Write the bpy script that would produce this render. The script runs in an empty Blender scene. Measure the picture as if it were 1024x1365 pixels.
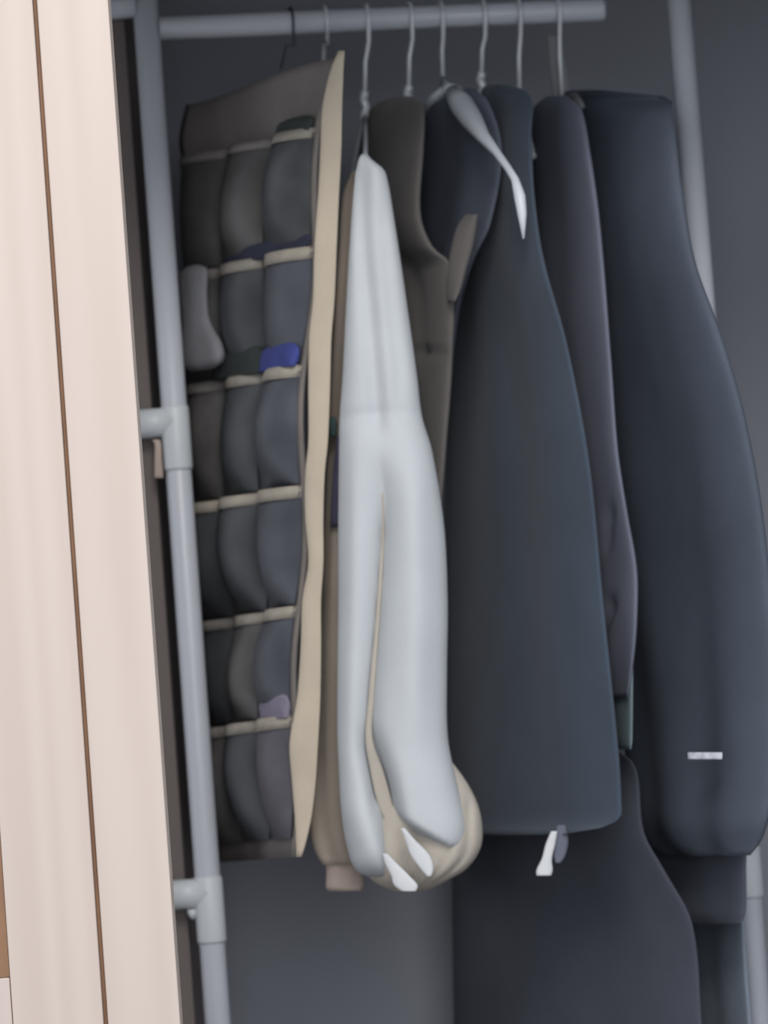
import bpy, math, random
from mathutils import Vector
random.seed(7)
S = bpy.context.scene
COL = S.collection

# ------------------------------------------------------------------ camera
F_PX, W_PX, H_PX = 4310.0, 1024.0, 1365.0
CAM = Vector((0.0, -3.2, 1.12))
PITCH, ROLL = math.radians(2.5), math.radians(4.23)
_r0, _u0 = Vector((1, 0, 0)), Vector((0, -math.sin(PITCH), math.cos(PITCH)))
FWD = Vector((0, math.cos(PITCH), math.sin(PITCH)))
RGT = _r0 * math.cos(ROLL) - _u0 * math.sin(ROLL)
UPV = _r0 * math.sin(ROLL) + _u0 * math.cos(ROLL)
cd = bpy.data.cameras.new('camera')
cd.sensor_fit = 'VERTICAL'; cd.sensor_height = 24.0
cd.lens = F_PX / H_PX * 24.0
cd.clip_start = 0.05
cd.dof.use_dof = True; cd.dof.focus_distance = 2.72; cd.dof.aperture_fstop = 3.6
co = bpy.data.objects.new('camera', cd); COL.objects.link(co)
from mathutils import Matrix
m = Matrix((( RGT.x, UPV.x, -FWD.x, CAM.x), (RGT.y, UPV.y, -FWD.y, CAM.y), (RGT.z, UPV.z, -FWD.z, CAM.z), (0, 0, 0, 1)))
co.matrix_world = m
S.camera = co

def at(px, py, Y):
    d = FWD + RGT * ((px - W_PX / 2) / F_PX) - UPV * ((py - H_PX / 2) / F_PX)
    return CAM + d * ((Y - CAM.y) / d.y)

# ------------------------------------------------------------------ world, lamps, exposure
w = bpy.data.worlds.new('world'); S.world = w; w.use_nodes = True
bg = w.node_tree.nodes['Background']
bg.inputs[0].default_value = (0.88, 0.93, 1.0, 1); bg.inputs[1].default_value = 0.85
def area(name, loc, target, size, energy, color):
    l = bpy.data.lights.new(name, 'AREA'); l.shape = 'DISK'; l.size = size; l.energy = energy; l.color = color
    o = bpy.data.objects.new(name, l); COL.objects.link(o); o.location = loc
    o.rotation_euler = (Vector(target) - Vector(loc)).to_track_quat('-Z', 'Y').to_euler()
    return o
area('room_lamp', (0.22, -3.0, 3.05), (0.05, 0, 1.2), 1.1, 46, (1.0, 0.96, 0.92))
area('closet_fill', (0.15, -4.6, 1.6), (0.05, 0, 1.2), 1.9, 42, (0.90, 0.93, 1.0))  # unseen fill light, added to brighten the closet
S.view_settings.view_transform = 'Standard'; S.view_settings.look = 'None'
S.view_settings.gamma = 1.0; S.view_settings.use_curve_mapping = False
S.view_settings.exposure = 0.0

# ------------------------------------------------------------------ materials
def mat(name, col, rough=0.85, var=0.12, scale=30.0, bump=0.0, bscale=400.0, sheen=0.0, stretch=(1, 1, 1), metal=0.0, alpha_glass=False):
    M = bpy.data.materials.new(name); M.use_nodes = True
    nt = M.node_tree; p = nt.nodes['Principled BSDF']
    tc = nt.nodes.new('ShaderNodeTexCoord'); mp = nt.nodes.new('ShaderNodeMapping')
    mp.inputs['Scale'].default_value = stretch
    nt.links.new(tc.outputs['Object'], mp.inputs['Vector'])
    n = nt.nodes.new('ShaderNodeTexNoise'); n.inputs['Scale'].default_value = scale; n.inputs['Detail'].default_value = 4
    nt.links.new(mp.outputs[0], n.inputs['Vector'])
    r = nt.nodes.new('ShaderNodeValToRGB')
    r.color_ramp.elements[0].position = 0.3; r.color_ramp.elements[1].position = 0.7
    r.color_ramp.elements[0].color = tuple(c * (1 - var) for c in col) + (1,)
    r.color_ramp.elements[1].color = tuple(min(1, c * (1 + var)) for c in col) + (1,)
    nt.links.new(n.outputs['Fac'], r.inputs[0]); nt.links.new(r.outputs[0], p.inputs['Base Color'])
    p.inputs['Roughness'].default_value = rough; p.inputs['Metallic'].default_value = metal
    if sheen: p.inputs['Sheen Weight'].default_value = sheen
    if bump:
        n2 = nt.nodes.new('ShaderNodeTexNoise'); n2.inputs['Scale'].default_value = bscale
        nt.links.new(tc.outputs['Object'], n2.inputs['Vector'])
        b = nt.nodes.new('ShaderNodeBump'); b.inputs['Strength'].default_value = bump; b.inputs['Distance'].default_value = 0.002
        nt.links.new(n2.outputs['Fac'], b.inputs['Height']); nt.links.new(b.outputs[0], p.inputs['Normal'])
    return M

def wood(name, a, b):
    M = bpy.data.materials.new(name); M.use_nodes = True
    nt = M.node_tree; p = nt.nodes['Principled BSDF']
    tc = nt.nodes.new('ShaderNodeTexCoord'); mp = nt.nodes.new('ShaderNodeMapping')
    mp.inputs['Scale'].default_value = (1.0, 1.0, 0.055)
    nt.links.new(tc.outputs['Object'], mp.inputs['Vector'])
    n = nt.nodes.new('ShaderNodeTexNoise'); n.inputs['Scale'].default_value = 26; n.inputs['Detail'].default_value = 3; n.inputs['Distortion'].default_value = 0.6
    nt.links.new(mp.outputs[0], n.inputs['Vector'])
    wv = nt.nodes.new('ShaderNodeTexWave'); wv.inputs['Scale'].default_value = 9; wv.inputs['Distortion'].default_value = 9; wv.inputs['Detail'].default_value = 2
    nt.links.new(mp.outputs[0], wv.inputs['Vector'])
    mx = nt.nodes.new('ShaderNodeMath'); mx.operation = 'MULTIPLY_ADD'; mx.inputs[1].default_value = 0.35
    nt.links.new(wv.outputs['Fac'], mx.inputs[0]); nt.links.new(n.outputs['Fac'], mx.inputs[2])
    r = nt.nodes.new('ShaderNodeValToRGB')
    r.color_ramp.elements[0].position = 0.40; r.color_ramp.elements[1].position = 0.95
    r.color_ramp.elements[0].color = a + (1,); r.color_ramp.elements[1].color = b + (1,)
    nt.links.new(mx.outputs[0], r.inputs[0]); nt.links.new(r.outputs[0], p.inputs['Base Color'])
    p.inputs['Roughness'].default_value = 0.55
    return M

M_wood = wood('pale_ash_wood', (0.645, 0.545, 0.480), (0.600, 0.500, 0.436))
M_wood_pink = wood('pale_pinkish_wood', (0.65, 0.54, 0.49), (0.60, 0.495, 0.45))
M_wood_brown = mat('brown_wood_edge', (0.30, 0.16, 0.085), 0.6, 0.15, 20)
M_plate = mat('green_grey_glass', (0.16, 0.17, 0.155), 0.15, 0.05, 10)
M_wall = mat('dark_grey_wall_paint', (0.275, 0.285, 0.320), 0.9, 0.04, 3, 0.15, 250)
M_wall_r = mat('mid_grey_side_wall_paint', (0.275, 0.285, 0.32), 0.9, 0.04, 3, 0.15, 250)
M_floor = mat('dark_floor', (0.10, 0.09, 0.085), 0.6, 0.2, 8)
M_pipe = mat('white_plastic_pipe', (0.53, 0.55, 0.60), 0.38, 0.02, 15)
M_joint = mat('pale_grey_plastic_joint', (0.60, 0.63, 0.65), 0.4, 0.02, 15)
M_steel = mat('grey_wire', (0.60, 0.62, 0.64), 0.4, 0.05, 40, metal=0.2)
M_whiteplastic = mat('white_hanger_plastic', (0.62, 0.66, 0.70), 0.35, 0.03, 20)
M_darkwire = mat('dark_blue_wire', (0.045, 0.05, 0.075), 0.5, 0.05, 20)
M_white = mat('white_quilted_fabric', (0.575, 0.60, 0.62), 0.9, 0.03, 18, 0.15, 500, 0.0)
M_white_b = mat('white_cloth_tie', (0.68, 0.69, 0.70), 0.9, 0.03, 60, 0.2, 700)
M_cream = mat('shaded_cream_fabric', (0.50, 0.45, 0.385), 0.9, 0.06, 20, 0.3, 500)  # shaded tone of the jacket cloth, shade put into the colour
M_beige = mat('beige_fabric', (0.42, 0.355, 0.29), 0.9, 0.07, 18, 0.3, 500)
M_cuff = mat('pinkish_beige_knit', (0.46, 0.37, 0.32), 0.95, 0.07, 40, 0.4, 600)
M_org = mat('taupe_organizer_cloth', (0.20, 0.18, 0.165), 0.9, 0.10, 22, 0.3, 600)
M_edge = mat('cream_organizer_canvas', (0.56, 0.48, 0.375), 0.9, 0.06, 20, 0.3, 600)
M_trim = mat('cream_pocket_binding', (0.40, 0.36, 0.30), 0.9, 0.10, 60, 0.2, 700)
M_trims = [mat('dim_pocket_binding', (0.22, 0.20, 0.185), 0.9, 0.15, 60), mat('half_dim_pocket_binding', (0.32, 0.29, 0.25), 0.9, 0.15, 60), M_trim]  # one binding dimmed towards back and top, shade put into the colour
M_pk = [mat('dark_pocket_vinyl', (0.060, 0.064, 0.070), 0.45, 0.25, 22),
        mat('blue_grey_pocket_vinyl', (0.075, 0.080, 0.098), 0.45, 0.2, 22),
        mat('smoky_grey_pocket_vinyl', (0.090, 0.086, 0.084), 0.45, 0.3, 22),
        mat('mauve_grey_pocket_vinyl', (0.098, 0.090, 0.106), 0.45, 0.25, 25)]
M_taupe = mat('dark_taupe_cloth', (0.120, 0.110, 0.103), 0.95, 0.10, 16, 0.3, 500, 0.1)
M_black = mat('black_cotton', (0.125, 0.140, 0.180), 0.95, 0.10, 16, 0.25, 500)
M_navy = mat('dark_navy_fleece', (0.054, 0.075, 0.108), 0.95, 0.10, 14, 0.25, 500, 0.12)
M_violet = mat('violet_grey_cloth', (0.150, 0.158, 0.205), 0.95, 0.07, 16, 0.25, 500)
M_teal = mat('slate_green_cloth', (0.170, 0.225, 0.240), 0.95, 0.07, 16, 0.25, 500)
M_coat = mat('blue_black_shell_fabric', (0.074, 0.089, 0.118), 0.85, 0.10, 12, 0.25, 400)
M_trouser = mat('black_trouser_cloth', (0.066, 0.072, 0.094), 0.95, 0.10, 14, 0.25, 400)
M_jumper = mat('black_knit', (0.10, 0.11, 0.14), 0.95, 0.10, 14, 0.25, 400)
M_slate = mat('dark_slate_trouser_cloth', (0.26, 0.305, 0.36), 0.95, 0.10, 14, 0.25, 400)
M_label = mat('white_woven_label', (0.62, 0.63, 0.68), 0.7, 0.25, 160)
M_blue = mat('royal_blue_cloth', (0.050, 0.065, 0.26), 0.9, 0.15, 40, 0.3, 500)
M_navypatch = mat('navy_print', (0.08, 0.075, 0.125), 0.9, 0.1, 40)
M_greenpatch = mat('dark_green_print', (0.04, 0.075, 0.07), 0.9, 0.1, 40)
M_pale = mat('pale_grey_cloth', (0.22, 0.22, 0.235), 0.9, 0.12, 30, 0.3, 400)
M_lilac = mat('lilac_cloth', (0.25, 0.22, 0.29), 0.9, 0.12, 40, 0.3, 400)
M_dgreen = mat('green_black_cloth', (0.03, 0.038, 0.036), 0.9, 0.1, 40)
M_header = mat('dull_lintel_paint', (0.35, 0.33, 0.31), 0.8, 0.04, 6)

# ------------------------------------------------------------------ helpers
def obj(name, verts, faces, material, parent=None, smooth=True):
    me = bpy.data.meshes.new(name); me.from_pydata([tuple(v) for v in verts], [], faces)
    me.materials.append(material); me.validate()
    if smooth:
        for p in me.polygons: p.use_smooth = True
    o = bpy.data.objects.new(name, me); COL.objects.link(o)
    if parent is not None:
        o.parent = parent
        o.matrix_parent_inverse = Matrix.Translation(parent.location).inverted() if parent.type == 'EMPTY' else Matrix.Identity(4)
    return o
def thing(name, label, cat, loc, group=None):
    o = bpy.data.objects.new(name, None); COL.objects.link(o); o.location = loc; o.empty_display_size = 0.05
    o['label'] = label; o['category'] = cat
    if group: o['group'] = group
    return o
def tag(o, label, cat, group=None):
    o['label'] = label; o['category'] = cat
    if group: o['group'] = group
    return o
def struct(o, label, cat=None):
    o['kind'] = 'structure'; o['label'] = label
    if cat: o['category'] = cat
    return o
def box(x0, x1, y0, y1, z0, z1, bev=0.0):
    v, f = [], []
    if bev <= 0:
        v = [(x, y, z) for x in (x0, x1) for y in (y0, y1) for z in (z0, z1)]
        f = [(0, 1, 3, 2), (4, 6, 7, 5), (0, 4, 5, 1), (2, 3, 7, 6), (0, 2, 6, 4), (1, 5, 7, 3)]
        return v, f
    import bmesh
    bm = bmesh.new()
    bv = [bm.verts.new(p) for p in box(x0, x1, y0, y1, z0, z1)[0]]
    for q in box(0, 1, 0, 1, 0, 1)[1]: bm.faces.new([bv[i] for i in q])
    bmesh.ops.bevel(bm, geom=bm.edges[:], offset=bev, segments=2, affect='EDGES', profile=0.5)
    bm.verts.index_update()
    v = [tuple(p.co) for p in bm.verts]; f = [tuple(q.index for q in p.verts) for p in bm.faces]
    bm.free(); return v, f
def tube(pts, rad, n=12, flat=1.0, flatdir=None):
    """tapered tube along pts; rad number or list; closed ends"""
    pts = [Vector(p) for p in pts]; k = len(pts)
    rad = [rad] * k if not isinstance(rad, (list, tuple)) else rad
    v, f = [], []; prev = None
    for i, p in enumerate(pts):
        t = (pts[min(i + 1, k - 1)] - pts[max(i - 1, 0)]).normalized()
        a = prev if prev is not None else (Vector((0, 0, 1)) if abs(t.z) < 0.9 else Vector((1, 0, 0)))
        if flatdir is not None: a = Vector(flatdir)
        a = (a - t * a.dot(t)).normalized(); b = t.cross(a); prev = a
        for j in range(n):
            q = 2 * math.pi * j / n
            v.append(p + (a * math.cos(q) + b * math.sin(q) * flat) * rad[i])
    for i in range(k - 1):
        for j in range(n):
            f.append((i * n + j, i * n + (j + 1) % n, (i + 1) * n + (j + 1) % n, (i + 1) * n + j))
    f.append(tuple(range(n))[::-1]); f.append(tuple(range((k - 1) * n, k * n)))
    return v, f
def merge(*vf):
    V, F = [], []
    for v, f in vf:
        o = len(V); V += list(v); F += [tuple(i + o for i in q) for q in f]
    return V, F
def lerp_rows(rows, y):
    """smooth interpolation of tuples keyed on first element (monotone-ish Catmull-Rom)"""
    ys = [r[0] for r in rows]
    if y <= ys[0]: return rows[0][1:]
    if y >= ys[-1]: return rows[-1][1:]
    i = max(k for k in range(len(ys)) if ys[k] <= y); i = min(i, len(ys) - 2)
    t = (y - ys[i]) / (ys[i + 1] - ys[i]); out = []
    for c in range(1, len(rows[0])):
        p1, p2 = rows[i][c], rows[i + 1][c]; h = ys[i + 1] - ys[i]
        m1 = (p2 - rows[i - 1][c]) / (ys[i + 1] - ys[i - 1]) if i > 0 else (p2 - p1) / h
        m2 = (rows[i + 2][c] - p1) / (ys[i + 2] - ys[i]) if i + 2 < len(ys) else (p2 - p1) / h
        t2, t3 = t * t, t * t * t
        out.append((2*t3 - 3*t2 + 1) * p1 + (t3 - 2*t2 + t) * h * m1 + (-2*t3 + 3*t2) * p2 + (t3 - t2) * h * m2)
    return out
def groove(line, width, depth, grow=0.0, fade=18.0, sharp=False):
    """depth of a crease running along a polyline of picture rows: line = [(y, x), ...]"""
    def fn(px, py):
        if py < line[0][0] - 3 * fade or py > line[-1][0] + 3 * fade: return 0.0
        x = lerp_rows(line, py)[0]
        e = 1.0
        if py < line[0][0]: e = math.exp(-((line[0][0] - py) / fade) ** 2)
        if py > line[-1][0]: e = math.exp(-((py - line[-1][0]) / fade) ** 2)
        if grow: g = min(1, max(0, (py - line[0][0]) / grow)); e *= g * g * (3 - 2 * g)
        if sharp: return -depth * e * math.exp(-abs(px - x) / width)
        return -depth * e * math.exp(-((px - x) / width) ** 2)
    return fn
def hem_crease(y0, slope, x0, x1, width, depth):
    def fn(px, py):
        if px < x0 or px > x1: return 0.0
        return -depth * math.exp(-((py - y0 - slope * (px - x0)) / width) ** 2)
    return fn
def loft(rows, nu=72, nv=90, power=0.75, folds=(), ripple=0.0, rfreq=7, seed=0, round_top=True, round_bottom=True):
    """cloth body: rows = (y, x_back, Y_back, x_front, Y_front, half_thickness m); the outline of every row spans
    back edge to front edge, thickness is across it. Rows are levels down the garment."""
    rnd = random.Random(seed); ph = [rnd.uniform(0, 6.28) for _ in range(4)]
    y0, y1 = rows[0][0], rows[-1][0]; v, f = [], []
    for i in range(nv + 1):
        s = i / nv; y = y0 + (y1 - y0) * s
        xb, Yb, xf, Yf, t = lerp_rows(rows, y)
        B, Fp = at(xb, y, Yb), at(xf, y, Yf)
        C, A = (B + Fp) / 2, (Fp - B) / 2
        N = Vector((A.y, -A.x, 0))
        N = N.normalized() if N.length > 1e-6 else Vector((0, -1, 0))
        if N.y > 0: N = -N                                   # towards the room
        for j in range(nu):
            q = 2 * math.pi * j / nu; c, sn = math.cos(q), math.sin(q)
            ce = math.copysign(abs(c) ** power, c); se = math.copysign(abs(sn) ** 0.9, sn)
            P = C + A * ce + N * (t * se)
            px = (xb + xf) / 2 + (xf - xb) / 2 * ce
            d = 0.0
            if sn > 0:
                for g in folds: d += g(px, y) * min(1, sn * 2.0)
            if ripple:
                grow = 0.25 + 0.75 * s
                d += ripple * grow * (math.sin(rfreq * ce * 1.6 + ph[0] + s * 1.7) + 0.6 * math.sin(rfreq * 1.9 * ce + ph[1] - s * 2.3) + 0.4 * math.sin(9 * s + ph[2] + ce * 3)) * abs(sn) * 0.5
            v.append(P + N * d)
    for i in range(nv):
        for j in range(nu):
            f.append((i * nu + j, (i + 1) * nu + j, (i + 1) * nu + (j + 1) % nu, i * nu + (j + 1) % nu))
    for base, rev in ((0, False), (nv * nu, True)):
        c = sum((v[base + j] for j in range(nu)), Vector()) / nu
        v.append(c); k = len(v) - 1
        for j in range(nu):
            a, b = base + j, base + (j + 1) % nu
            f.append((k, b, a) if rev else (k, a, b))
    return v, f
def ribbon(path, widths, Ys, thick=0.0015, n=24):
    """thin cloth strip; path [(y, x)...] centre line, widths px, Ys depth"""
    rows = [(p[0], p[1] - wd / 2, Y, p[1] + wd / 2, Y, thick) for p, wd, Y in zip(path, widths, Ys)]
    return loft(rows, nu=12, nv=n, power=0.8)

# ------------------------------------------------------------------ setting
XR, YB, YD = 0.85, 0.42, -0.50
def wallbox(name, label, *b, m=M_wall): return struct(obj(name, *box(*b), m, None, False), label, 'wall')
struct(obj('floor', *box(-1.5, 2.0, -4.2, YB + 0.1, -0.05, -0.0008), M_floor, None, False), 'dark floor under the clothes rack', 'floor')
wallbox('wall_back', 'dark grey wall behind the hanging clothes', -1.3, XR + 0.1, YB, YB + 0.1, 0, 2.45)
wallbox('wall_right', 'grey side wall past the slanting white pole', XR, XR + 0.1, YD + 0.08, YB, 0, 2.45, m=M_wall_r)
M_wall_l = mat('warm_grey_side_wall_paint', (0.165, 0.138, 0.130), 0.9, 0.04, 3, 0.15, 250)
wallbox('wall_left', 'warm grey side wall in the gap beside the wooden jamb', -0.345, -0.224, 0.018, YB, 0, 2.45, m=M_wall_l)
struct(obj('ceiling', *box(-1.4, XR + 0.1, YD, YB + 0.1, 2.45, 2.52), M_wall_r, None, False), 'closet ceiling above the rack', 'ceiling')
ZH = at(0, -12, YD).z + 0.075
struct(obj('wall_front', *box(-1.4, XR + 0.1, YD, YD + 0.08, ZH, 2.45), M_header, None, False), 'lintel above the closet opening', 'wall')

# jamb board with its edge at the opening
xj = at(194.5, 682, YD).x; xg1 = at(99.5, 682, YD).x; xg0 = at(93.5, 682, YD).x; xs = at(-18, 1117, YD).x
jamb = struct(obj('trim_1', *box(xg1, xj, YD - 0.02, YD + 0.012, 0.0, ZH, 0.0012), M_wood, None, False), 'pale wood jamb board with faint flame grain, beside the white pole', 'door frame')
# door leaf
door = thing('door_1', 'pale wood framed door with brown inner edge and grey glass strip', 'door', ((xg0 - 0.7), YD, 0))
door['kind'] = 'structure'
xst = at(0.5, 1117, YD - 0.02).x                               # inner edge of the stile
ZS = at(20, 1303, YD - 0.02).z
obj('stile', *box(xst, xg0, YD - 0.02, YD + 0.012, 0.004, ZH - 0.004, 0.001), M_wood, door, False)
obj('bottom_rail', *box(xst - 0.60, xst - 0.0006, YD - 0.0198, YD + 0.012, 0.004, ZS, 0.001), M_wood_pink, door, False)
obj('top_rail', *box(xst - 0.60, xst - 0.0006, YD - 0.0198, YD + 0.012, ZH - 0.10, ZH - 0.004, 0.001), M_wood_pink, door, False)
obj('stile', *box(xst - 0.70, xst - 0.6006, YD - 0.02, YD + 0.012, 0.004, ZH - 0.004, 0.001), M_wood, door, False)
bead = obj('glazing_bead', *box(xst - 0.0105, xst - 0.0007, YD - 0.016, YD + 0.010, ZS + 0.0005, ZH - 0.1005), M_wood_brown, door, False); bead['label'] = 'brown inner edge of the door frame'
obj('glass_pane', *box(xst - 0.60, xst - 0.0107, YD - 0.010, YD - 0.004, ZS + 0.0005, ZH - 0.1005), M_plate, door, False)
tg = obj('rebate', *box(xg0 + 0.0002, xg1 - 0.0002, YD - 0.010, YD + 0.012, 0.0, ZH), M_wood_brown, None, False); tg.name = 'trim_2'
struct(tg, 'brown gap strip between the door and its jamb', 'door frame')

# ------------------------------------------------------------------ rack
PR = 17.2 * 0.000742
rack = thing('clothes_rack', 'white pipe clothes rack with tee joints carrying all the hangers', 'clothes rack', at(240, 682, 0.0) * 1.0)
rack.location.z = 0
lp = at(242.0, 682, 0.0)                                             # left post axis
obj('post', *tube([(lp.x, lp.y, 0), (lp.x, lp.y, 2.05)], PR, 32), M_pipe, rack)
rp = at(958.5, 682, 0.03)
obj('post', *tube([(rp.x, rp.y, 0), (rp.x, rp.y, 2.05)], 16.6 * 0.000749, 32), M_pipe, rack)
def R0(px): # rail axis as function of picture column
    t = (px - 205) / 600.0
    return at(px, 38.5 - 26.0 * t, 0.0 + 0.06 * t)
RA, RB = R0(212), R0(805)
obj('hanging_rail', *tube([RA, RB - (RB - RA).normalized() * 0.004, RB], [0.0118, 0.0118, 0.0108], 32), M_pipe, rack)
def tee(x, y, ztop, zbot, armz, sgn=-1, r=0.0145, length=0.044):
    body = tube([(x, y, zbot), (x, y, zbot + 0.003), (x, y, ztop - 0.003), (x, y, ztop)], [r - .001, r, r, r - .001], 32)
    arm = tube([(x, y, armz), (x + sgn * length, y, armz)], r, 32)
    return merge(body, arm)
for ya, yb, ym in ((541, 627, 564), (1171, 1260, 1195)):
    zt, zb = at(240, ya, 0).z, at(240, yb, 0).z
    za = at(205, ym, 0).z
    j = obj('tee_joint', *tee(lp.x, 0, zt, zb, za), M_joint, rack); j['label'] = 'pale grey plastic tee joint'
obj('side_pipe', *tube([(lp.x - 0.01, 0, at(160, 8, 0).z), (lp.x - 0.044, 0, at(160, 8, 0).z)], PR, 24), M_pipe, rack)
zt, zb = at(1003, 1128, 0.03).z, at(1007, 1196, 0.03).z
j = obj('tee_joint', *tube([(rp.x, rp.y, zb), (rp.x, rp.y, zb + .003), (rp.x, rp.y, zt - .003), (rp.x, rp.y, zt)], [.0138, .0146, .0146, .0138], 32), M_joint, rack); j.name = 'coupling'; j['label'] = 'pale grey plastic coupling'
# rounded stub below the lower joint and peg below the upper one
obj('lock_stub', *tube([at(256, 1212, -0.002), at(257, 1219, -0.002), at(258, 1225, -0.002)], [0.005, 0.0045, 0.002], 12), M_joint, rack)
tagv = loft([(586, 203, -0.006, 213, -0.006, 0.002), (592, 206, -0.006, 215, -0.006, 0.002), (615, 206, -0.006, 216, -0.006, 0.002), (637, 206, -0.006, 218, -0.006, 0.002)], nu=12, nv=10)
pg = obj('hanging_tab', *tagv, M_cuff, rack); pg['label'] = 'thin beige tab under the joint'

# ------------------------------------------------------------------ hangers
RDIR = (RB - RA).normalized()
def hook_path(px, lower_px, lower_py, phi=math.radians(10)):
    c = R0(px); r = 0.0150
    d = Vector((math.sin(phi), -math.cos(phi), 0))                 # towards the room
    pts = []
    for k in range(0, 15):
        a = math.radians(-20 + 215 * k / 14)                       # from behind, over the top, to the front
        pts.append(c - d * (math.cos(a) * r) + Vector((0, 0, math.sin(a) * r)))
    bottom = at(lower_px, lower_py, c.y)
    pts.append(c + d * 0.006 + Vector((0, 0, -0.024)))
    pts.append((c + bottom) / 2 + d * 0.001)
    pts.append(bottom)
    return pts, bottom, d
def wire_hanger(px, lpx, lpy, label, front=0.17, back=0.17, drop=0.075, phi=math.radians(17), m=M_steel, rad=0.0024, group='hangers on the rail', tip=None):
    pts, bot, d = hook_path(px, lpx, lpy)
    t = thing('coat_hanger', label, 'hanger', bot, group)
    obj('hook', *tube(pts, rad, 10), m, t)
    tw = [bot + Vector((0.0012 * math.cos(k * 1.2), 0.0012 * math.sin(k * 1.2), -0.003 * k + 0.012)) for k in range(10)]
    obj('neck', *tube(tw, rad * 1.9, 8), m, t)
    d = Vector((math.sin(phi), -math.cos(phi), 0)); z = Vector((0, 0, 1))
    b0 = bot - z * 0.012
    for s, ln in ((1, front), (-1, back)):
        if s > 0 and tip is not None:
            tp = at(*tip); obj('arm', *tube([b0, b0.lerp(tp, 0.35), b0.lerp(tp, 0.75), tp], rad, 8), m, t); continue
        arm = [b0, b0 + d * s * ln * 0.25 - z * drop * 0.12, b0 + d * s * ln * 0.6 - z * drop * 0.5, b0 + d * s * ln * 0.93 - z * drop * 0.92, b0 + d * s * ln - z * drop]
        obj('arm', *tube(arm, rad, 8), m, t)
    if tip is None: obj('crossbar', *tube([b0 + d * front - z * drop, b0 - d * back - z * drop], rad, 8), m, t)
    return t

# ------------------------------------------------------------------ pocket organizer
org = thing('pocket_organizer', 'hanging cloth shoe organizer with rows of dark pockets and cream edge', 'organizer', at(330, 1150, 0.0))
# s from 0 (back edge, by the pole) to 1 (front edge); level rows: y_left, y_right, x_left, x_right
LEV = [(0, 140, 76, 248, 452), (0.6, 190, 140, 243, 430), (1, 218, 176, 243, 427), (2, 378, 336, 243, 417), (3, 523, 494, 247, 407), (4, 682, 655, 258, 402), (5, 838, 815, 270, 400), (6, 980, 961, 281, 390), (7, 1150, 1142, 293, 394)]
OB, OF = 0.13, -0.13
def orgpt(s, lv, off=0.0):
    yl, yr, xl, xr = lerp_rows(LEV, lv)
    if lv < 1: # the shoulder: an arched top
        yl2, yr2 = yl, yr
        k = max(0.0, 1 - lv / 0.5); e = s * s * (3 - 2 * s); y = yl + (yr - yl) * (s * (1 - k) + k * (0.35 * s + 0.65 * e))
    else:
        y = yl + (yr - yl) * s
    Y = OB + (OF - OB) * s
    P = at(xl + (xr - xl) * s, y, Y)
    B, Fp = at(xl, yl, OB), at(xr, yr, OF)
    A = Fp - B; N = Vector((A.y, -A.x, 0)).normalized()
    if N.y > 0: N = -N
    wv = 0.004 * math.sin(lv * 3.1 + s * 4)
    return P + N * (off + wv)
ns, nl = 24, 70
v, f = [], []
for i in range(nl + 1):
    for k in range(ns + 1): v.append(orgpt(k / ns, 7 * i / nl, 0.0))
for i in range(nl + 1):
    for k in range(ns + 1): v.append(orgpt(k / ns, 7 * i / nl, -0.004))
n1 = (nl + 1) * (ns + 1)
def gi(i, k, b=0): return b * n1 + i * (ns + 1) + k
for i in range(nl):
    for k in range(ns):
        f.append((gi(i, k), gi(i + 1, k), gi(i + 1, k + 1), gi(i, k + 1)))
        f.append((gi(i, k, 1), gi(i, k + 1, 1), gi(i + 1, k + 1, 1), gi(i + 1, k, 1)))
for i in range(nl):
    f.append((gi(i, 0), gi(i, 0, 1), gi(i + 1, 0, 1), gi(i + 1, 0))); f.append((gi(i, ns), gi(i + 1, ns), gi(i + 1, ns, 1), gi(i, ns, 1)))
for k in range(ns):
    f.append((gi(0, k), gi(0, k + 1), gi(0, k + 1, 1), gi(0, k, 1))); f.append((gi(nl, k), gi(nl, k, 1), gi(nl, k + 1, 1), gi(nl, k + 1)))
obj('backing', v, f, M_org, org)

# cream edge band (front side of the organizer, turned to the room)
EB = [(68, 452, 459), (90, 442, 458), (120, 434, 457), (150, 429, 456), (200, 427, 455), (260, 424, 452), (330, 419, 449), (400, 417, 446), (450, 412, 442), (520, 411, 440), (590, 411, 437), (630, 407, 433), (690, 407, 431), (750, 411, 431), (800, 403, 428), (860, 401, 428), (930, 396, 427), (990, 386, 424), (1040, 389, 421), (1090, 393, 415), (1125, 395, 407), (1142, 397, 401)]
rows = [(a, b, OF - 0.004, c, OF - 0.004 - 0.006, 0.0022) for a, b, c in EB]
e = obj('edge_band', *loft(rows, nu=28, nv=110, power=0.85, ripple=0.0015, rfreq=1.2, seed=3), M_edge, org); e['label'] = 'wavy cream canvas front edge'

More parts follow.
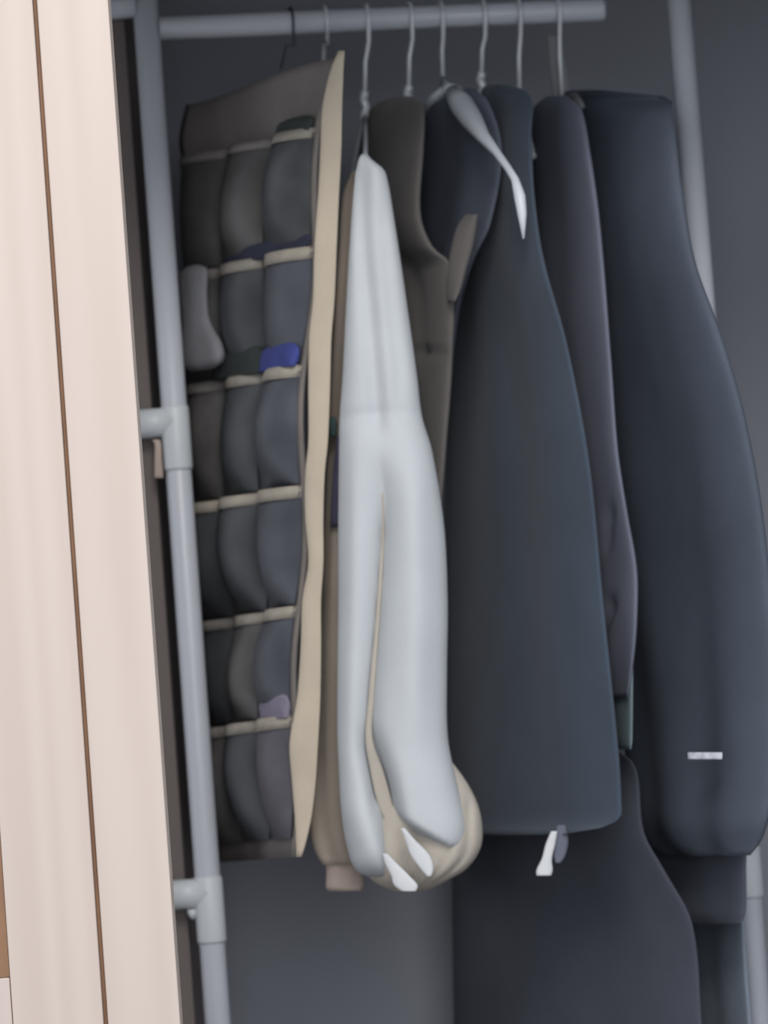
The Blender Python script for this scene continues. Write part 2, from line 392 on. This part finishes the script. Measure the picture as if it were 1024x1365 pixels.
PKM = [[2, 2, 0], [2, 0, 1], [2, 0, 1], [0, 0, 1], [0, 2, 1], [2, 0, 3]]
def pocket(r, c):
    s0, s1 = c / 3 + 0.012, (c + 1) / 3 - 0.012
    lv0, lv1 = 1 + r + 0.0, 1 + r + (0.93 if r < 5 else 0.86)
    na, nb = 12, 16; v, f = [], []
    amp = 0.020 + 0.006 * random.random(); skew = 0.42 + 0.2 * random.random()
    def bulge(a, b):
        x = a / skew if a < skew else (1 - a) / (1 - skew)
        x = math.sin(min(1, x) * math.pi / 2) ** 0.8
        return 0.003 + amp * x * (0.62 + 0.38 * math.sin(math.pi * min(1, b * 1.15))) * (1 - max(0, (b - 0.75) / 0.25) ** 2 * 0.85)
    for i in range(nb + 1):
        b = i / nb
        for k in range(na + 1):
            a = k / na
            v.append(orgpt(s0 + (s1 - s0) * a, lv0 + (lv1 - lv0) * b, bulge(a, b)))
    n0 = len(v)
    for i in range(nb + 1):
        b = i / nb
        for k in range(na + 1):
            a = k / na
            v.append(orgpt(s0 + (s1 - s0) * a, lv0 + (lv1 - lv0) * b, bulge(a, b) - 0.0015))
    g = lambda i, k: i * (na + 1) + k
    for i in range(nb):
        for k in range(na):
            f.append((g(i, k), g(i + 1, k), g(i + 1, k + 1), g(i, k + 1)))
            f.append((n0 + g(i, k), n0 + g(i, k + 1), n0 + g(i + 1, k + 1), n0 + g(i + 1, k)))
    p = obj('pocket', v, f, M_pk[PKM[r][c]], org)
    # binding along the mouth
    tv, tf = [], []; hh = 0.105 if c == 2 else 0.095
    for lv, off in ((0.0, 0.0008), (hh, 0.0012), (hh, -0.0006), (0.0, -0.003)):
        for k in range(na + 1):
            a = k / na; b = lv / (lv1 - lv0)
            tv.append(orgpt(s0 + (s1 - s0) * a, lv0 + lv - hh * 0.5, bulge(a, max(0, b)) + off))
    q = na + 1
    for j in range(4):
        for k in range(na): tf.append((j * q + k, ((j + 1) % 4) * q + k, ((j + 1) % 4) * q + k + 1, j * q + k + 1))
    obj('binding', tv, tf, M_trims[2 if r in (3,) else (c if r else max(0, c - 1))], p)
    return p
for r in range(6):
    for c in range(3): pocket(r, c)
# two hooks of the organizer
p1, b1, _ = hook_path(433, 431, 80)
obj('hook', *tube(p1, 0.0022, 10), M_steel, org)
p2, b2, _ = hook_path(388, 374, 92)
h2 = obj('hook', *tube(p2, 0.0016, 10), M_darkwire, org); h2['label'] = 'thin dark hook'

# things in the pockets
def lump(name, s0, s1, lv0, lv1, off, t, m, label, cat, profile, slump=0.0):
    """soft bundle lying on the organizer face: profile = widths along its height"""
    nu, nv = 28, 22; v, f = [], []
    for i in range(nv + 1):
        b = i / nv; k = lerp_rows(profile, b)[0]
        for j in range(nu):
            q = 2 * math.pi * j / nu
            a = math.copysign(abs(math.cos(q)) ** 0.85, math.cos(q)) * k
            wob = 1 + 0.03 * math.sin(5 * q + b * 6) * k
            sc = (s0 + s1) / 2 + slump * (b - 0.5)
            v.append(orgpt(sc + (s1 - s0) / 2 * a * wob, lv0 + (lv1 - lv0) * b, off + t * math.sin(q) * (0.25 + 0.75 * k)))
    for i in range(nv):
        for j in range(nu): f.append((i * nu + j, (i + 1) * nu + j, (i + 1) * nu + (j + 1) % nu, i * nu + (j + 1) % nu))
    f.append(tuple(range(nu))); f.append(tuple(range(nv * nu, (nv + 1) * nu))[::-1])
    return tag(obj(name, v, f, m), label, cat)
DOME = [(0, 0.55), (0.08, 0.74), (0.25, 0.92), (0.5, 1.0), (0.8, 1.0), (1.0, 0.97)]
M_navyc = mat('navy_folded_cloth', (0.030, 0.034, 0.062), 0.9, 0.1, 30)
lump('rolled_cloth', .67, .995, 2.74, 2.955, .008, .009, M_blue, 'royal blue folded cloth peeking from the third row of pockets', 'cloth', DOME)
lump('rolled_sock', .27, .68, 2.69, 2.955, .007, .009, M_dgreen, 'black rolled sock in the pocket next to the blue cloth', 'sock', DOME)
lump('bundled_cloth', .14, .44, 1.92, 2.86, .024, .010, M_pale, 'pale grey bundled cloth drooping over the pocket by the white pole', 'cloth', [(0, 0.3), (0.05, 0.7), (0.3, 0.62), (0.55, 0.6), (0.8, 1.0), (0.95, 0.95), (1.0, 0.5)], 0.05)
lump('folded_cloth', .36, .99, 1.84, 1.97, .004, .006, M_navyc, 'navy folded cloth sticking out of the second row of pockets', 'cloth', [(0, 0.7), (0.06, 0.95), (0.3, 1.0), (0.8, 0.95), (1.0, 0.8)])
lump('knit_glove', .70, .98, 0.72, 0.97, .005, .008, M_dgreen, 'greenish black bundle in the topmost front pocket', 'glove', DOME)
lump('soft_pouch', .72, .99, 5.72, 5.97, .005, .008, M_lilac, 'lilac cloth pouch peeking from the lowest row of pockets', 'pouch', DOME)

# ------------------------------------------------------------------ clothes
GR = 'clothes on the rail'
# white jacket
def lobe_end(px, py):                                            # the front panel stops above the gathered hem
    if px < 512: return 0.0
    u = (py - (1078 + (px - 530) * 0.62)) / 26.0
    u = min(1, max(0, u)); u = u * u * (3 - 2 * u)
    return -0.040 * u * min(1, (px - 512) / 14.0)
fW = (groove([(240, 482), (330, 486), (420, 494), (520, 502), (556, 505)], 12, 0.008, 0, 25),
      groove([(585, 507), (674, 511), (760, 508), (832, 503), (930, 495), (1000, 493), (1050, 500)], 11, 0.019, 140, 30, True),
      groove([(600, 507), (674, 511), (760, 508), (832, 503), (930, 495), (990, 491)], 20, 0.006, 60, 40),
      groove([(950, 491), (1000, 502), (1060, 514), (1100, 522), (1170, 540)], 15, 0.046, 120),
      groove([(310, 512), (400, 520), (500, 532)], 10, 0.003, 0, 50),
      groove([(680, 475), (800, 473), (950, 470)], 13, -0.004, 0, 90),
      groove([(700, 553), (800, 556), (900, 552)], 22, -0.007, 0, 90),
      groove([(1090, 478), (1130, 490)], 20, -0.006, 0, 30),
      hem_crease(562, -0.12, 440, 508, 9, 0.0035), hem_crease(552, 0.03, 506, 600, 9, 0.0022), lobe_end)
white = thing('white_jacket', 'long white quilted jacket with gathered hem and dangling ties', 'jacket', at(530, 1180, -0.12), GR)
W = [(206, 482, -.148, 490, -.15, 0.004), (213, 478, -.148, 496, -.15, 0.009), (222, 476, -.148, 508, -.15, 0.013), (232, 474, -.148, 515, -.15, 0.016), (300, 468, -.148, 527, -.15, 0.022), (400, 462, -.148, 542, -.15, 0.026), (500, 457, -.148, 556, -.15, 0.030), (556, 453, -.148, 563, -.15, 0.031), (600, 452, -.148, 576, -.15, 0.035), (700, 451, -.148, 592, -.15, 0.039), (800, 451, -.148, 597, -.15, 0.040), (900, 450, -.148, 596, -.15, 0.040), (980, 450, -.148, 597, -.15, 0.042), (1030, 452, -.148, 606, -.15, 0.045), (1070, 454, -.148, 616, -.15, 0.046), (1105, 458, -.148, 622, -.15, 0.045), (1130, 463, -.148, 614, -.15, 0.042), (1150, 469, -.148, 586, -.15, 0.035), (1162, 478, -.148, 562, -.15, 0.024), (1168, 490, -.148, 540, -.15, 0.010)]
obj('jacket_body', *loft(W, nu=150, nv=170, power=0.8, folds=fW, ripple=0.002, rfreq=3, seed=2), M_white, white)
HB = [(1012, 560, -.133, 600, -.135, 0.010), (1042, 520, -.133, 622, -.135, 0.022), (1072, 500, -.133, 637, -.135, 0.034), (1100, 490, -.133, 643, -.135, 0.040), (1130, 484, -.133, 641, -.135, 0.042), (1158, 486, -.133, 622, -.135, 0.038), (1176, 500, -.133, 592, -.135, 0.026), (1187, 524, -.133, 568, -.135, 0.008)]
hb = obj('hem', *loft(HB, nu=80, nv=40, power=0.85, ripple=0.004, rfreq=4, seed=5, folds=(groove([(1090, 560), (1180, 547)], 7, .010), groove([(1110, 600), (1150, 590), (1185, 560)], 5, .004), groove([(1080, 625), (1140, 618), (1180, 575)], 6, .004), groove([(1120, 530), (1185, 535)], 5, .006))), M_cream, white); hb['label'] = 'cream gathered hem turned under, shade put into its colour'
for path, wd, Ys in (([(1104, 537), (1120, 547), (1140, 560), (1158, 569), (1168, 572)], [6, 14, 26, 18, 6], [-.205] * 5),
                     ([(1138, 513), (1152, 522), (1168, 534), (1180, 541), (1188, 545)], [7, 17, 25, 32, 20], [-.205] * 5)):
    obj('tie', *ribbon(path, wd, Ys, 0.0025), M_white_b, white)
ln = obj('fold_shade_strip', *ribbon([(655, 510), (690, 511), (720, 510), (760, 508), (832, 503), (930, 495), (985, 492), (1030, 503), (1070, 513), (1105, 524)], [2, 3, 4, 5, 6, 8, 10, 18, 20, 12], [-.171, -.170, -.169, -.169, -.169, -.170, -.169, -.165, -.162, -.160], 0.002, 80), M_cream, white); ln['label'] = 'beige strip added as painted shade in the front fold'  # beige strip added to paint the shade of the crease
# beige jacket behind the white one
beige = thing('beige_jacket', 'beige jacket squeezed between the organizer edge and the white jacket', 'jacket', at(450, 1187, 0.0), GR)
G = [(228, 472, -.08, 480, -.11, .004), (260, 461, -.08, 480, -.115, .008), (330, 456, -.08, 478, -.115, .009), (420, 451, -.08, 472, -.115, .009), (560, 444, -.06, 464, -.10, .009), (700, 438, -.06, 456, -.10, .009), (850, 433, -.06, 454, -.095, .009), (1000, 428, -.05, 458, -.085, .011), (1050, 421, -.05, 464, -.085, .012), (1100, 416, -.05, 470, -.08, .013), (1130, 421, -.05, 478, -.08, .012), (1152, 433, -.05, 480, -.075, .010)]
bj = obj('jacket_body', *loft(G, nu=60, nv=110, power=0.85, ripple=0.003, rfreq=3, seed=9), M_beige, beige)
cf = obj('cuff', *loft([(1146, 436, -.05, 482, -.07, .009), (1165, 437, -.05, 483, -.07, .010), (1182, 437, -.05, 483, -.07, .010), (1187, 439, -.05, 481, -.07, .007)], nu=40, nv=16, power=0.7, ripple=0.001, rfreq=8), M_cuff, beige); cf['label'] = 'pinkish beige ribbed cuff'
pt = obj('print_patch', *loft([(582, 449, -.11, 460, -.115, .002), (610, 446, -.11, 460, -.115, .003), (670, 442, -.105, 458, -.11, .003), (702, 441, -.10, 454, -.11, .002)], nu=16, nv=16), M_navypatch, beige); pt['label'] = 'navy patch on the beige jacket'
pt = obj('print_patch', *loft([(556, 441, -.108, 447, -.110, .0015), (566, 438, -.108, 449, -.112, .003), (582, 440, -.106, 447, -.110, .0015)], nu=16, nv=8), M_greenpatch, beige); pt['label'] = 'dark green spot on the beige jacket'

# taupe jacket
taupe = thing('taupe_jacket', 'dark taupe jacket half hidden behind the white jacket', 'jacket', at(540, 900, 0.0), GR)
T = [(128, 530, .02, 552, -.02, .004), (140, 500, .06, 563, -.06, .008), (200, 478, .12, 562, -.10, .011), (285, 470, .14, 558, -.10, .012), (330, 470, .14, 575, -.10, .012), (352, 470, .14, 600, -.10, .012), (480, 475, .14, 601, -.10, .012), (600, 480, .14, 592, -.10, .012), (760, 490, .14, 580, -.10, .012), (900, 500, .14, 575, -.10, .010)]
obj('jacket_body', *loft(T, nu=70, nv=100, power=0.85, ripple=0.004, rfreq=4, seed=4, folds=(groove([(330, 520), (350, 560), (480, 575)], 8, .005), hem_crease(470, 0.0, 480, 610, 6, .004))), M_taupe, taupe)
fl = obj('collar', *loft([(286, 622, -.105, 636, -.12, .003), (300, 612, -.105, 634, -.12, .005), (330, 603, -.105, 629, -.12, .006), (360, 599, -.105, 620, -.12, .005), (385, 598, -.104, 613, -.12, .004), (402, 598, -.104, 606, -.12, .002)], nu=24, nv=24, power=0.85), M_taupe, taupe); fl['label'] = 'grey taupe collar tip standing off the jacket'

# black tee on the white plastic hanger
blk = thing('black_shirt', 'black shirt slipping off the white plastic hanger', 'shirt', at(610, 800, 0.05), GR)
A_ = [(118, 596, .03, 628, -.03, .005), (132, 575, .07, 648, -.06, .008), (200, 556, .13, 668, -.08, .009), (300, 552, .16, 652, -.08, .009), (350, 556, .16, 628, -.05, .009), (420, 560, .16, 608, .0, .008), (560, 562, .16, 594, .04, .006), (640, 566, .15, 588, .06, .003)]
obj('shirt_body', *loft(A_, nu=64, nv=90, power=0.85, ripple=0.004, rfreq=4, seed=6), M_black, blk)

# navy fleece
navy = thing('navy_sweatshirt', 'wide dark navy sweatshirt with white drawcord below its hem', 'sweatshirt', at(700, 1110, 0.0), GR)
N_ = [(112, 652, .03, 676, -.05, .004), (124, 640, .06, 704, -.09, .008), (180, 630, .10, 706, -.13, .009), (260, 618, .14, 710, -.15, .009), (345, 609, .16, 722, -.17, .010), (460, 602, .18, 754, -.19, .010), (620, 598, .18, 784, -.20, .011), (800, 598, .18, 802, -.20, .011), (1000, 600, .18, 822, -.20, .012), (1070, 602, .18, 826, -.20, .012), (1092, 604, .18, 824, -.20, .011), (1104, 606, .18, 800, -.19, .009), (1112, 612, .17, 750, -.16, .005)]
obj('sweatshirt_body', *loft(N_, nu=96, nv=120, power=0.88, ripple=0.006, rfreq=4.5, seed=11), M_navy, navy)
cd1 = obj('drawcord', *ribbon([(1108, 739), (1125, 734), (1145, 729), (1160, 726), (1167, 725)], [9, 13, 14, 22, 20], [-.16] * 5, 0.003), M_white_b, navy); cd1['label'] = 'white drawcord end'
cd2 = obj('drawcord', *ribbon([(1100, 748), (1120, 749), (1140, 746), (1150, 744)], [12, 18, 16, 8], [-.155] * 4, 0.003), M_violet, navy); cd2['label'] = 'dim grey drawcord end'

# black trousers, behind the sweatshirt
tr = thing('black_trousers', 'long black trousers hanging below the navy sweatshirt', 'trousers', at(760, 1400, 0.05), GR)
E_ = [(160, 688, .04, 700, -.01, .003), (300, 674, .12, 710, -.03, .004), (600, 642, .20, 754, -.08, .004), (900, 612, .22, 790, -.105, .005), (985, 608, .22, 802, -.11, .004), (1012, 608, .22, 840, -.12, .005), (1035, 608, .22, 850, -.12, .006), (1110, 606, .22, 858, -.12, .010), (1160, 604, .22, 885, -.125, .010), (1230, 604, .22, 922, -.13, .011), (1365, 606, .22, 935, -.13, .011), (1500, 612, .22, 945, -.13, .010)]
obj('trouser_leg', *loft(E_, nu=80, nv=110, power=0.88, ripple=0.003, rfreq=4, seed=13), M_trouser, tr)

# violet grey shirt
vio = thing('grey_shirt', 'violet grey shirt showing as a slim strip between two dark tops', 'shirt', at(820, 1000, 0.0), GR)
C_ = [(128, 730, .02, 756, -.04, .004), (142, 714, .06, 772, -.08, .008), (200, 704, .10, 784, -.12, .010), (300, 700, .12, 798, -.14, .010), (480, 690, .16, 813, -.17, .010), (600, 690, .16, 822, -.18, .010), (680, 690, .16, 834, -.18, .010), (760, 700, .16, 847, -.18, .011), (830, 710, .16, 847, -.18, .010), (880, 730, .14, 843, -.175, .008), (930, 760, .10, 836, -.17, .003)]
obj('shirt_body', *loft(C_, nu=80, nv=110, power=0.88, ripple=0.003, rfreq=4, seed=17, folds=(groove([(690, 822), (720, 822)], 4, .004), groove([(812, 826), (860, 812)], 5, .006))), M_violet, vio)
tl = obj('shirt_tail', *loft([(820, 790, .0, 842, -.165, .004), (880, 790, .0, 843, -.168, .005), (985, 796, .0, 842, -.168, .005), (999, 800, .0, 841, -.168, .003)], nu=40, nv=30, power=0.88), M_teal, vio); tl['label'] = 'slate green inner strip at the hem'

# big coat
coat = thing('dark_coat', 'big blue-black coat with a small white label, hiding most of the slanting pole', 'coat', at(930, 1130, 0.0), GR)
D_ = [(120, 760, .05, 800, -.05, .004), (127, 745, .09, 880, -.10, .012), (150, 738, .12, 893, -.15, .016), (250, 730, .16, 906, -.20, .018), (350, 735, .16, 924, -.22, .018), (440, 745, .16, 956, -.24, .019), (540, 758, .16, 986, -.25, .020), (660, 775, .15, 1010, -.26, .020), (800, 800, .13, 1026, -.26, .020), (950, 832, .09, 1034, -.26, .021), (1050, 846, .06, 1030, -.26, .022), (1095, 852, .05, 1020, -.26, .020), (1122, 862, .04, 1012, -.25, .014), (1140, 890, .0, 1000, -.24, .005)]
obj('coat_body', *loft(D_, nu=100, nv=130, power=0.88, ripple=0.006, rfreq=4, seed=21), M_coat, coat)
lb = obj('label_tag', *loft([(1003, 917, -.20, 963, -.235, .0015), (1012, 917, -.20, 963, -.235, .0015)], nu=16, nv=4, power=0.5), M_label, coat); lb['label'] = 'narrow white sewn label'
# under-layer below the coat and slate trousers
U_ = [(1060, 850, .09, 1000, -.17, .008), (1110, 850, .11, 1000, -.165, .010), (1140, 850, .12, 994, -.14, .010), (1215, 850, .12, 993, -.14, .010), (1232, 856, .11, 988, -.135, .005)]
il = obj('inner_layer', *loft(U_, nu=70, nv=50, power=0.88, ripple=0.003, rfreq=4, seed=23), M_jumper, coat); il['label'] = 'longer black inner layer below the coat hem'
sl = thing('slate_trousers', 'dark slate trousers hanging next to the white pole, below the big coat', 'trousers', at(950, 1400, 0.1), GR)
L_ = [(500, 880, .14, 930, -.02, .003), (800, 890, .15, 970, -.04, .004), (1100, 905, .15, 990, -.05, .006), (1250, 912, .15, 992, -.06, .008), (1365, 918, .15, 1000, -.06, .008), (1500, 925, .15, 1010, -.06, .007)]
obj('trouser_leg', *loft(L_, nu=60, nv=80, power=0.88, ripple=0.002, rfreq=4, seed=25), M_slate, sl)

# hangers
wire_hanger(488, 486, 138, 'wire hanger just past the cream organizer edge, carrying the white jacket', 0.12, 0.06, 0.05, tip=(487, 216, -0.12))
wire_hanger(546, 545, 130, 'wire hanger with thick twisted neck above the taupe jacket', 0.03, 0.06, 0.05, math.radians(3))
wire_hanger(643, 642, 112, 'wire hanger above the middle of the navy sweatshirt', 0.13, 0.11, 0.06)
wire_hanger(690, 693, 134, 'thin wire hanger just before the wide grey one at the rail end', 0.03, 0.06, 0.05)
# white plastic hanger with its front arm out of the collar
pts, bot, d = hook_path(587, 591, 112)
wh = thing('plastic_hanger', 'white plastic hanger, its long arm curving out of the black shirt', 'hanger', bot, 'hangers on the rail')
obj('hook', *tube(pts, 0.0024, 10), M_steel, wh)
arm = [at(604, 124, -.03), at(616, 140, -.05), at(628, 158, -.08), at(645, 183, -.12), at(662, 203, -.145), at(678, 225, -.165), at(687, 240, -.18), at(693, 262, -.185), at(696, 285, -.188), at(698, 318, -.19)]
obj('front_arm', *tube(arm, [.009, .012, .011, .0065, .004, .0035, .0038, .0055, .0045, .001], 16), M_whiteplastic, wh)
obj('back_arm', *tube([bot, at(598, 118, 0.0), at(575, 135, .06), at(556, 170, .12)], [.004, .006, .006, .004], 12), M_whiteplastic, wh)
obj('neck', *tube([bot + Vector((0, 0, .006)), at(598, 118, -.01), at(606, 126, -.03)], [.003, .006, .010], 12), M_whiteplastic, wh)
# wide grey hanger at the rail end
pts, bot, d = hook_path(742, 750, 136)
gh = thing('wide_hanger', 'broad grey hanger nearest the rail end, above the big coat', 'hanger', bot, 'hangers on the rail')
obj('hook', *tube(pts, 0.0022, 10), M_steel, gh)
M_band = mat('dull_grey_plastic', (0.17, 0.175, 0.185), 0.6, 0.05, 15)
bd = obj('neck', *loft([(44, 728, .066, 748, .062, .0015), (70, 730, .066, 752, .062, .0015), (110, 734, .066, 758, .062, .002), (138, 736, .066, 762, .062, .002)], nu=20, nv=16, power=0.8), M_band, gh)
obj('arm', *tube([at(752, 132, .04), at(768, 128, .0), at(776, 142, -.05)], [.004, .004, .003], 10), M_band, gh)
obj('arm', *tube([at(752, 132, .06), at(745, 140, .1), at(742, 150, .13)], [.004, .004, .003], 10), M_band, gh)
